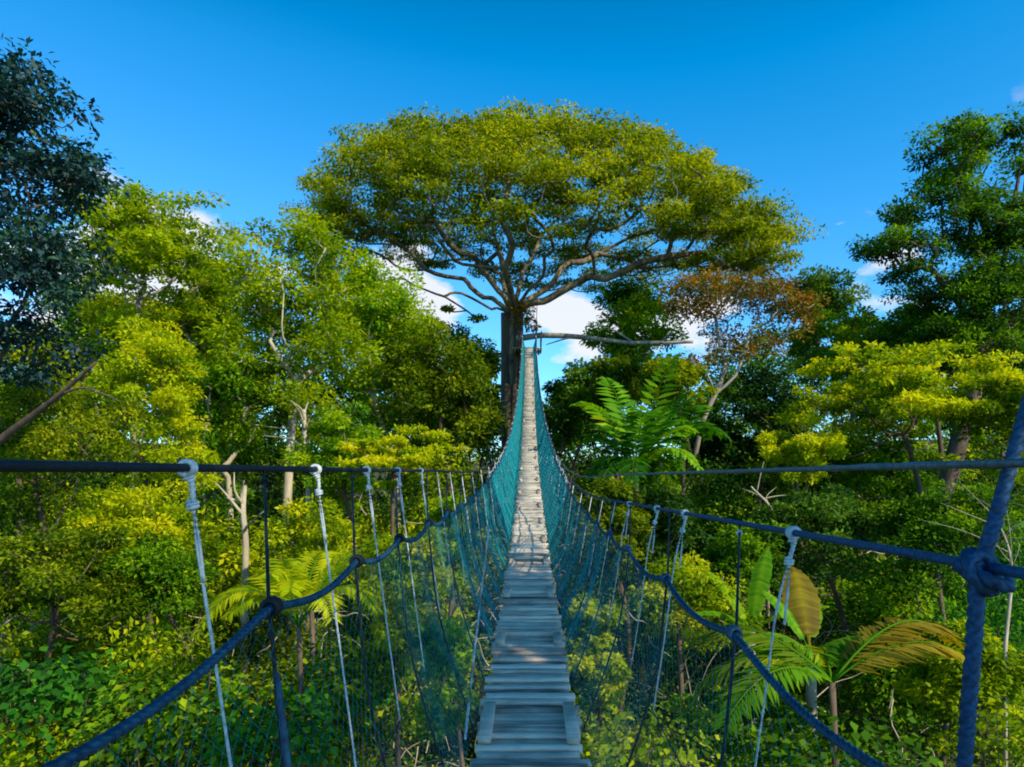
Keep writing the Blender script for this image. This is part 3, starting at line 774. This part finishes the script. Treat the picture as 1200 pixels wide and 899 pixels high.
# background forest wall
bgd = [(20, 440, 62), (75, 420, 70), (120, 400, 64), (215, 385, 66), (255, 400, 58), (320, 380, 68), (400, 395, 64), (455, 405, 62), (500, 425, 70), (560, 440, 66), (655, 438, 66), (700, 430, 72), (770, 400, 66),
       (840, 400, 62), (900, 380, 70), (1000, 375, 66), (1060, 375, 60), (1120, 370, 64), (1185, 365, 62), (1240, 350, 58), (-40, 400, 60)]
for x, y, d in bgd:
    T('hazy dark green tree in the distant forest edge behind the nearer trees', x, y, 600, 58, d, 'green', 46, 170, size=.42, cr=.3, tint=(.05, .6), name='distant_tree', group='trees of the distant forest edge')

# unseen tree added behind the near end, crown shaped to shade the first metres
T_sh = make_tree('broadleaf_tree', 'unseen tall tree added behind the near end of the bridge to shade its first planks', 'tree', (12, -9), [((8.2, -1.5, 16.3), (2.2, 6.5, 2.0), 25), ((13, -8, 20), (3, 3, 2.5), 16)], 'green', 'brown', .35, 150, crad=1.2, rt=.06)

# ------------------------------------------------------------------ PALMS / FRONDS
def frond(mb, rm, base, az, L, rise, droop, wid, n=26, tint=.6, tw=.0):
    """arching pinnate frond"""
    d = np.array([math.cos(az), math.sin(az), 0]); P = []
    for t in np.linspace(0, 1, 14):
        P.append(base + d * L * (t * .85 - .12 * t * t) + np.array([0, 0, rise * L * t - droop * L * t * t]))
    P = np.array(P); tube(rm, P, np.linspace(.022, .006, 14) * max(.7, L / 3), 5)
    tt = np.linspace(.12, 1, n); c = np.stack([np.interp(tt, np.linspace(0, 1, 14), P[:, a]) for a in range(3)], 1)
    tg = np.gradient(c, axis=0); tg /= np.linalg.norm(tg, axis=1)[:, None]
    side = np.cross(tg, [0, 0, 1.]); side /= np.linalg.norm(side, axis=1)[:, None] + 1e-9
    up = np.cross(side, tg)
    ln = wid * np.sin(np.clip(tt * 1.02 + .08, 0, 1) * PI * .92) ** .7 + .06
    for sg in (-1, 1):
        dd = side * sg + tg * .65 + up * (.15 + tw) + rng.normal(size=(n, 3)) * .06; dd[:, 2] -= .28
        leaves(mb, c, dd, up + rng.normal(size=(n, 3)) * .15, ln * rng.uniform(.85, 1.1, n), np.full(n, L * 1.5 / n * .62), np.clip(tint + rng.normal(size=n) * .1, 0, 1))

def palm(name, label, base, hts, nf, L, leaf, wid=.6, rise=(.5, 1.0), droop=(.45, .8), az=None, tint=(.35, .8), n=26, cat='palm', trunk_r=.09, group=None, leafs=None):
    bx, by = base[0], base[1]; bz = ground_z(bx, by)
    root = tag(empty(name, (bx, by, bz)), label, cat, group); O = (bx, by, bz)
    tm = MB(); top = np.array([base[0], base[1], base[2]])
    tube(tm, spline([(bx, by, bz - .2), ((bx + top[0]) / 2 + .1, by, (bz + top[2]) / 2), top], 8), trunk_r, 8)
    tm.build('trunk', BK['brown'], root, True, origin=O)
    for i in range(nf):
        a = (az[i] if az else i * 2.4 + rng.random() * .6)
        lm = MB(); rm = MB()
        frond(lm, rm, top, a, L * rng.uniform(.8, 1.15), rng.uniform(*rise), rng.uniform(*droop), wid, n, rng.uniform(*tint))
        f = lm.build('frond', LM[leaf if not leafs else leafs[i % len(leafs)]], root, False, origin=O)
        rm.build('stalk', LM['frond'] if leaf != 'dry' else BK['pale'], f, True, origin=O)
    return root

palm('palm', 'glowing yellow-green arching palm left of the bridge below the near cable', at(350, 735, 13), 0, 14, 2.4, 'yellow', .5, (1.0, 1.6), (.8, 1.2), n=34, tint=(.4, .85), trunk_r=.05)
palm('palm', 'broad bright green palm clump beside the bridge middle on the right', at(745, 548, 24), 0, 22, 3.0, 'frond', .75, (.6, 1.8), (.6, 1.0), n=17, tint=(.05, .75))
palm('palm', 'smaller green palm behind the bright palm clump', at(800, 520, 29), 0, 9, 3.0, 'frond', .8, (.7, 1.3), (.6, 1.0), n=16, tint=(.2, .6))
palm('palm', 'large palm with green, brown and golden fronds in the lower right', at(975, 800, 10.5), 0, 11, 2.9, 'frond', .62, (.5, .9), (.5, .8), az=[0.15, .75, 1.3, 2.2, 3.0, -.12, .3, 3.6, 2.6, 1.8, .5], n=36, tint=(.3, .8), leafs=['dry', 'frond', 'yellow', 'frond', 'olive', 'dry', 'dry', 'frond', 'olive'], trunk_r=.055)

# banana plants: broad paddle leaves
def banana(label, base, specs, leafs, group=None):
    bx, by = float(base[0]), float(base[1]); bz = ground_z(bx, by)
    root = tag(empty('banana_plant', (bx, by, bz)), label, 'banana plant', group); O = (bx, by, bz)
    tm = MB(); tube(tm, [(bx, by, bz - .1), (bx + .05, by, (bz + base[2]) / 2), base], .10, 8); tm.build('stem', BK['grey'], root, True, origin=O)
    for i, (az, L, W, rise, droop, tint) in enumerate(specs):
        mb = MB(); d = np.array([math.cos(az), math.sin(az), 0]); sd = np.array([-math.sin(az), math.cos(az), 0])
        n = 44; V = []
        for q in range(n + 1):
            t = q / n; c = base + d * L * (t * .7 if rise > 1 else t) + np.array([0, 0, rise * L * t - droop * L * t * t])
            w = (rng.uniform(.82, 1.0)) * W * (0.06 if t < .15 else math.sin(min(1, (t - .12) / .88 * .97 + .03) * PI) ** .55)
            for k, a in enumerate((-1, -.5, 0, .5, 1)):
                V.append(c + sd * a * w * .5 + np.array([0, 0, -abs(a) * w * .16 + .012 * math.sin(q * 2.6 + a) * abs(a)]) )
        f = [[q * 5 + k, q * 5 + k + 1, q * 5 + 5 + k + 1, q * 5 + 5 + k] for q in range(n) for k in range(4)]
        mb.add(V, f, np.clip(tint + np.repeat(rng.normal(size=n + 1) * .08, 5) + np.tile([.05, -.02, .22, -.02, .05], n + 1) + rng.normal(size=len(V)) * .04, 0, 1))
        mb.build('leaf', LM[leafs[i % len(leafs)]], root, True, origin=O)
    return root
banana('banana plant with an upright yellowing paddle leaf right of the near white hanger', at(950, 765, 12.5), [(1.45, 1.75, .75, 1.3, .5, .3), (2.4, 1.3, .5, 1.4, .6, .5), (1.3, 1.8, .6, 1.1, .6, .6), (-.6, 1.5, .55, .9, .7, .6), (3.4, 1.5, .55, .9, .7, .5)], ['dry', 'frond', 'green', 'frond', 'frond'])
banana('banana plant with fresh green leaves behind the black ties on the right', at(880, 740, 15), [(.9, 1.5, .5, 1.6, .45, .5), (2.3, 1.5, .5, 1.3, .5, .6), (3.5, 1.6, .5, .9, .6, .5), (-.3, 1.6, .55, 1.0, .6, .6)], ['frond', 'green'])

# big-leaved understorey plants, lower left and lower right
def bigleaf(label, x, y, d, hw, n, leaf='fresh', size=.3, group=None, tint=(.1, .8), h=1.0, name='broadleaf_plant'):
    c = at(x, y, d); bz = ground_z(c[0], c[1])
    root = tag(empty(name, (c[0], c[1], bz)), label, 'plant', group); O = (c[0], c[1], bz)
    tm = MB(); lm = MB(); r = hw / F * d
    for k in range(n):
        a = rng.random() * 2 * PI; rr = r * math.sqrt(rng.random())
        p = c + np.array([math.cos(a) * rr, math.sin(a) * rr, rng.normal() * .28 * h - .3 * (rr / r) ** 2])
        q = np.array([c[0] + (p[0] - c[0]) * .3, c[1] + (p[1] - c[1]) * .3, bz])
        if k % 12 == 0: tube(tm, spline([q, (q + p) / 2 + [0, 0, .4], p], 5), np.linspace(.014, .006, 6), 4, cap=False)
        m = 3; u = np.array([math.cos(a), math.sin(a), -.35]) + rng.normal(size=(m, 3)) * .5
        s = size * rng.uniform(.5, 1.2, m)
        leaves(lm, p + rng.normal(size=(m, 3)) * .12, u, np.array([0, -.25, 1.]) + rng.normal(size=(m, 3)) * .3, s, s * .8, np.clip(rng.uniform(*tint) + rng.normal(size=m) * .1, 0, 1))
    tm.build('stem', BK['brown'], root, True, origin=O); lm.build('foliage', LM[leaf], root, False, origin=O)
bigleaf('broad-leaved plant mass in the bottom left corner', 40, 800, 13, 90, 420, 'fresh', .20, tint=(0, .55))
bigleaf('bright heart-leaved plant under the left rail rope', 190, 820, 11.5, 90, 420, 'green', .15, tint=(0, .9))
bigleaf('shaded broad-leaved plant right of the near left hanger', 320, 850, 11, 70, 360, 'fresh', .17, tint=(0, .6))
bigleaf('bright green broad-leaved plant low between the left ties', 400, 790, 14, 60, 300, 'fresh', .18, tint=(.1, .6))
bigleaf('leafy plant at the bottom beside the deck on the right', 760, 870, 11, 70, 320, 'yellow', .14, tint=(.1, .8))
bigleaf('dark broad-leaved plant at the bottom below the palm', 990, 880, 10.5, 90, 380, 'green', .16, tint=(.05, .5))
bigleaf('small-leaved shrub hugging the lower right corner', 1190, 850, 10.5, 60, 280, 'yellow', .12, tint=(.1, .7))

# bare pale trunks and vines
def stick(label, pts, r0, r1, bark='pale', name='bare_trunk', cat='dead tree', twigs=6):
    P = spline([at(*p) for p in pts], 24); x, y = P[0][0], P[0][1]; z = ground_z(x, y)
    P = np.concatenate([[[x, y, z - .1]], P]) if P[0][2] > z + .5 else P
    root = tag(empty(name, (x, y, z)), label, cat); O = (x, y, z)
    mb = MB(); tube(mb, P, np.linspace(r0, r1, len(P)), 8); mb.build('trunk', BK[bark], root, True, origin=O)
    for k in range(twigs):
        b = MB(); i = rng.integers(len(P) // 3, len(P) - 2); p = P[i]; u = unit(1)[0]; u[2] = abs(u[2]) * .8; L = rng.uniform(.6, 1.8)
        tube(b, spline([p, p + u * L * .5 + [0, 0, .1], p + u * L + rng.normal(size=3) * .2], 6), np.linspace(r1 * .8, r1 * .2, 7), 5); b.build('branch', BK[bark], root, True, origin=O)
stick('bare pale trunk standing left of the black tie below the near cable', [(286, 720, 21), (288, 640, 21), (285, 600, 21), (287, 570, 21.5)], .12, .07)
stick('straight tan vine-wrapped trunk below the tall yellow-green tree', [(362, 620, 26), (362, 570, 26), (358, 530, 26), (356, 480, 26)], .16, .08, 'pale')
stick('crooked white dead trunk among the right side thickets', [(640 + 260, 640, 24), (905, 600, 24), (880, 570, 24)], .06, .03)
stick('thin grey dead trunk rising in the lower right corner', [(1178, 760, 12), (1185, 660, 12.5), (1165, 600, 13)], .035, .012, twigs=12)

# boulders glimpsed below the right net
def boulder(label, x, y, d, r):
    import bmesh
    c = at(x, y, d); bm = bmesh.new(); bmesh.ops.create_icosphere(bm, subdivisions=4, radius=r)
    for v in bm.verts:
        n = noise.fractal(v.co * 1.4 / r * .8 + Vector((x, y, 0)), .6, 2.0, 4); v.co *= 1 + .28 * n; v.co.z *= .65
    me = bpy.data.meshes.new('boulder'); bm.to_mesh(me); bm.free(); me.materials.append(M_rock)
    for p in me.polygons: p.use_smooth = True
    o = bpy.data.objects.new('boulder', me); COL.objects.link(o); o.location = (c[0], c[1], ground_z(c[0], c[1]) + r * .3); tag(o, label, 'rock')
M_rock = barkmat('grey_rock', (.13, .13, .12), (.38, .37, .33), 2.5, 1, .8)
boulder('grey boulder on the ground below the right net', 775, 850, 18, 1.2)
boulder('smaller pale boulder left of the other, beneath the bridge', 720, 870, 17, .7)

protos = {}
for i in range(46):
    d = 13 + 30 * rng.random(); s_ = 1 if i % 2 else -1; x = s_ * rng.uniform(.07, .72) * d + (1.2 * s_)
    lf = ('yellow', 'green', 'olive', 'fresh')[i % 4]
    if lf not in protos:
        protos[lf] = make_tree('understorey_shrub', 'leafy shrub growing low in the forest below the walkway', 'shrub', (x, d), [((x, d, ground_z(x, d) + 3.2), (1.5, 1.5, 2.2), 34)], lf, 'brown', .17, 200, crad=.75, rt=.018, group='understorey shrubs', flat=.75, tint=(.0, .75))
    else:
        p = protos[lf]; o = p.copy(); COL.objects.link(o); o.location = (x, d, ground_z(x, d) - .1); o.rotation_euler = (0, 0, rng.random() * 6); k = rng.uniform(.6, 1.0 if d < 20 else 1.4); o.scale = (k, k, k * rng.uniform(.9, 1.2))
        for c in list(p.children):
            q = c.copy(); COL.objects.link(q); q.parent = o
# ------------------------------------------------------------------ UNDERGROWTH (uncountable ground cover)
def undergrowth():
    mb = MB(); mb2 = MB(); mb3 = MB()
    for _ in range(7600):
        d = 7.5 + 56 * rng.random() ** .85; x = rng.uniform(-.85, .8) * d
        z = ground_z(x, d); top = (.7 + 6.4 * smooth(11, 36, d)) * (.3 + 1.3 * clamp(noise.noise((x * .17, d * .17, 9)) * 1.3 + .5))
        if abs(x) < 3 and d > 30: top = min(top, 4)
        s = .0072 * d * rng.choice([.55, .7, .85, 1., 1.15 if d > 20 else .8]); r = rng.uniform(.5, 1.1) * (1 + d * .014)
        q = noise.noise((x * .16, d * .16, 20)) + rng.normal() * .09
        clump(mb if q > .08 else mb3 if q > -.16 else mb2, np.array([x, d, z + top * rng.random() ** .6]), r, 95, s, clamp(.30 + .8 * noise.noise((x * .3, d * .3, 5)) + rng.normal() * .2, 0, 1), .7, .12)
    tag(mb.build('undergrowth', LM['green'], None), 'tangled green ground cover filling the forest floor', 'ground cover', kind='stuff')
    tag(mb3.build('undergrowth', LM['dark'], None), 'dark green low growth coloured to stand in for shadow gaps in the undergrowth', 'ground cover', kind='stuff')  # dark leaf colour stands in for shadow gaps; patches placed by noise
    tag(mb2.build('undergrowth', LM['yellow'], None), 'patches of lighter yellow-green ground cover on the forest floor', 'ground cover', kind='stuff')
undergrowth()
def tangle():
    mb = MB()
    for _ in range(900):
        d = 9 + 26 * rng.random(); x = rng.uniform(-.8, .75) * d; z = ground_z(x, d) + rng.uniform(.5, 2 + 4.5 * smooth(9, 28, d))
        P = [np.array([x, d, z])]; u = unit(1)[0]; L = rng.uniform(.4, 1.3)
        for q in range(4): u = u + rng.normal(size=3) * .5; u /= np.linalg.norm(u); P.append(P[-1] + u * L * .5 - [0, 0, .05 * q])
        tube(mb, spline(P, 10), np.linspace(.0011 * d, .0004 * d, 11), 4, cap=False)
    tag(mb.build('twig_tangle', BK['pale'], None, True), 'dry pale twigs and vines tangled through the undergrowth', 'twigs', kind='stuff')
tangle()

# ------------------------------------------------------------------ LIGHT AND SKY
sv = Vector((.62, -.55, .62)).normalized()
el = math.asin(sv.z)
sun = bpy.data.lights.new('sun', 'SUN'); sun.energy = 5.0; sun.angle = math.radians(.5); sun.color = (1, .90, .66)
so = bpy.data.objects.new('sun', sun); COL.objects.link(so); so.rotation_euler = (-sv).to_track_quat('-Z', 'Y').to_euler(); so.location = (30, -30, 60)
w = bpy.data.worlds.new('World'); sc.world = w; w.use_nodes = True
nt = w.node_tree; nt.nodes.clear(); N = nt.nodes; L = nt.links
sky = N.new('ShaderNodeTexSky'); sky.sky_type = 'NISHITA'; sky.sun_disc = False; sky.sun_elevation = el
sky.sun_rotation = math.atan2(sv.x, sv.y); sky.air_density = 1.0; sky.dust_density = .3; sky.ozone_density = 3.0
def vm(op, a, val):
    n_ = N.new('ShaderNodeVectorMath'); n_.operation = op; L.new(a, n_.inputs[0]); n_.inputs[1].default_value = val; return n_.outputs[0]
deep = vm('MAXIMUM', vm('SUBTRACT', vm('MULTIPLY', sky.outputs[0], (.86, 1.34, 1.72)), (.78, .20, 0)), (.0, .0, .0))
tc = N.new('ShaderNodeTexCoord'); sx = N.new('ShaderNodeSeparateXYZ'); L.new(tc.outputs['Generated'], sx.inputs[0])
mp = N.new('ShaderNodeMapping'); mp.inputs['Scale'].default_value = (1, 1, 2.2); mp.inputs['Location'].default_value = (2.1, .4, .1); L.new(tc.outputs['Generated'], mp.inputs[0])
cn = N.new('ShaderNodeTexNoise'); cn.inputs['Scale'].default_value = 4.2; cn.inputs['Detail'].default_value = 9; cn.inputs['Roughness'].default_value = .55; L.new(mp.outputs[0], cn.inputs[0])
cr = ramp(N, [(0, 0, 0), (1, 1, 1)], [.60, .67]); L.new(cn.outputs[0], cr.inputs[0])
acc = cn.outputs[0]
for cx_, cy_, wd_, am_ in ((480, 345, 3.2, .13), (505, 388, 3.0, .13), (655, 400, 3.0, .12), (175, 345, 4.5, .10), (790, 235, 2.0, .10), (1040, 352, 3.0, .10), (1198, 108, .6, .08), (700, 330, 3.5, .06)):
    v_ = Vector(((cx_ - VX) / F, 1, (HY - cy_) / F)).normalized()
    dp = N.new('ShaderNodeVectorMath'); dp.operation = 'DOT_PRODUCT'; L.new(tc.outputs['Generated'], dp.inputs[0]); dp.inputs[1].default_value = v_
    mr = N.new('ShaderNodeMapRange'); mr.interpolation_type = 'SMOOTHSTEP'; L.new(dp.outputs['Value'], mr.inputs[0])
    mr.inputs[1].default_value = math.cos(math.radians(wd_ * 1.7)); mr.inputs[2].default_value = 1; mr.inputs[3].default_value = 0; mr.inputs[4].default_value = am_ + .05
    ac = N.new('ShaderNodeMath'); ac.operation = 'ADD'; L.new(acc, ac.inputs[0]); L.new(mr.outputs[0], ac.inputs[1]); acc = ac.outputs[0]
L.new(acc, cr.inputs[0])
er = ramp(N, [(1, 1, 1), (.9, .9, .9), (0, 0, 0)], [0, .34, .425]); L.new(sx.outputs[2], er.inputs[0])
mm = N.new('ShaderNodeMath'); mm.operation = 'MULTIPLY'; L.new(cr.outputs[0], mm.inputs[0]); L.new(er.outputs[0], mm.inputs[1])
cm = N.new('ShaderNodeMix'); cm.data_type = 'RGBA'; L.new(mm.outputs[0], cm.inputs[0]); zr = ramp(N, [(1, 1, 1), (1, 1, 1), (.4, .4, .4), (.2, .2, .2)], [0, .5, .75, 1]); L.new(sx.outputs[2], zr.inputs[0])
dz = N.new('ShaderNodeVectorMath'); dz.operation = 'MULTIPLY'; L.new(deep, dz.inputs[0]); L.new(zr.outputs[0], dz.inputs[1])
L.new(dz.outputs[0], cm.inputs[6]); cm.inputs[7].default_value = (6.2, 6.3, 6.6, 1)
bg = N.new('ShaderNodeBackground'); bg.inputs[1].default_value = .15; L.new(cm.outputs[2], bg.inputs[0])
wo = N.new('ShaderNodeOutputWorld'); L.new(bg.outputs[0], wo.inputs[0])

cam = bpy.data.cameras.new('camera'); co = bpy.data.objects.new('camera', cam); COL.objects.link(co)
co.location = (0, 0, CZ); co.rotation_euler = (PI / 2, 0, 0)
cam.sensor_width = 36; cam.lens = 24; cam.shift_x = -20 / 1200; cam.shift_y = 100.5 / 1200; cam.clip_start = .05; cam.clip_end = 6000
sc.camera = co
sc.render.engine = 'CYCLES'
sc.cycles.max_bounces = 6; sc.cycles.diffuse_bounces = 3; sc.cycles.transmission_bounces = 3; sc.cycles.glossy_bounces = 2
sc.cycles.filter_width = 1.9
sc.view_settings.view_transform = 'Standard'; sc.view_settings.look = 'None'; sc.view_settings.exposure = 0; sc.view_settings.gamma = 1
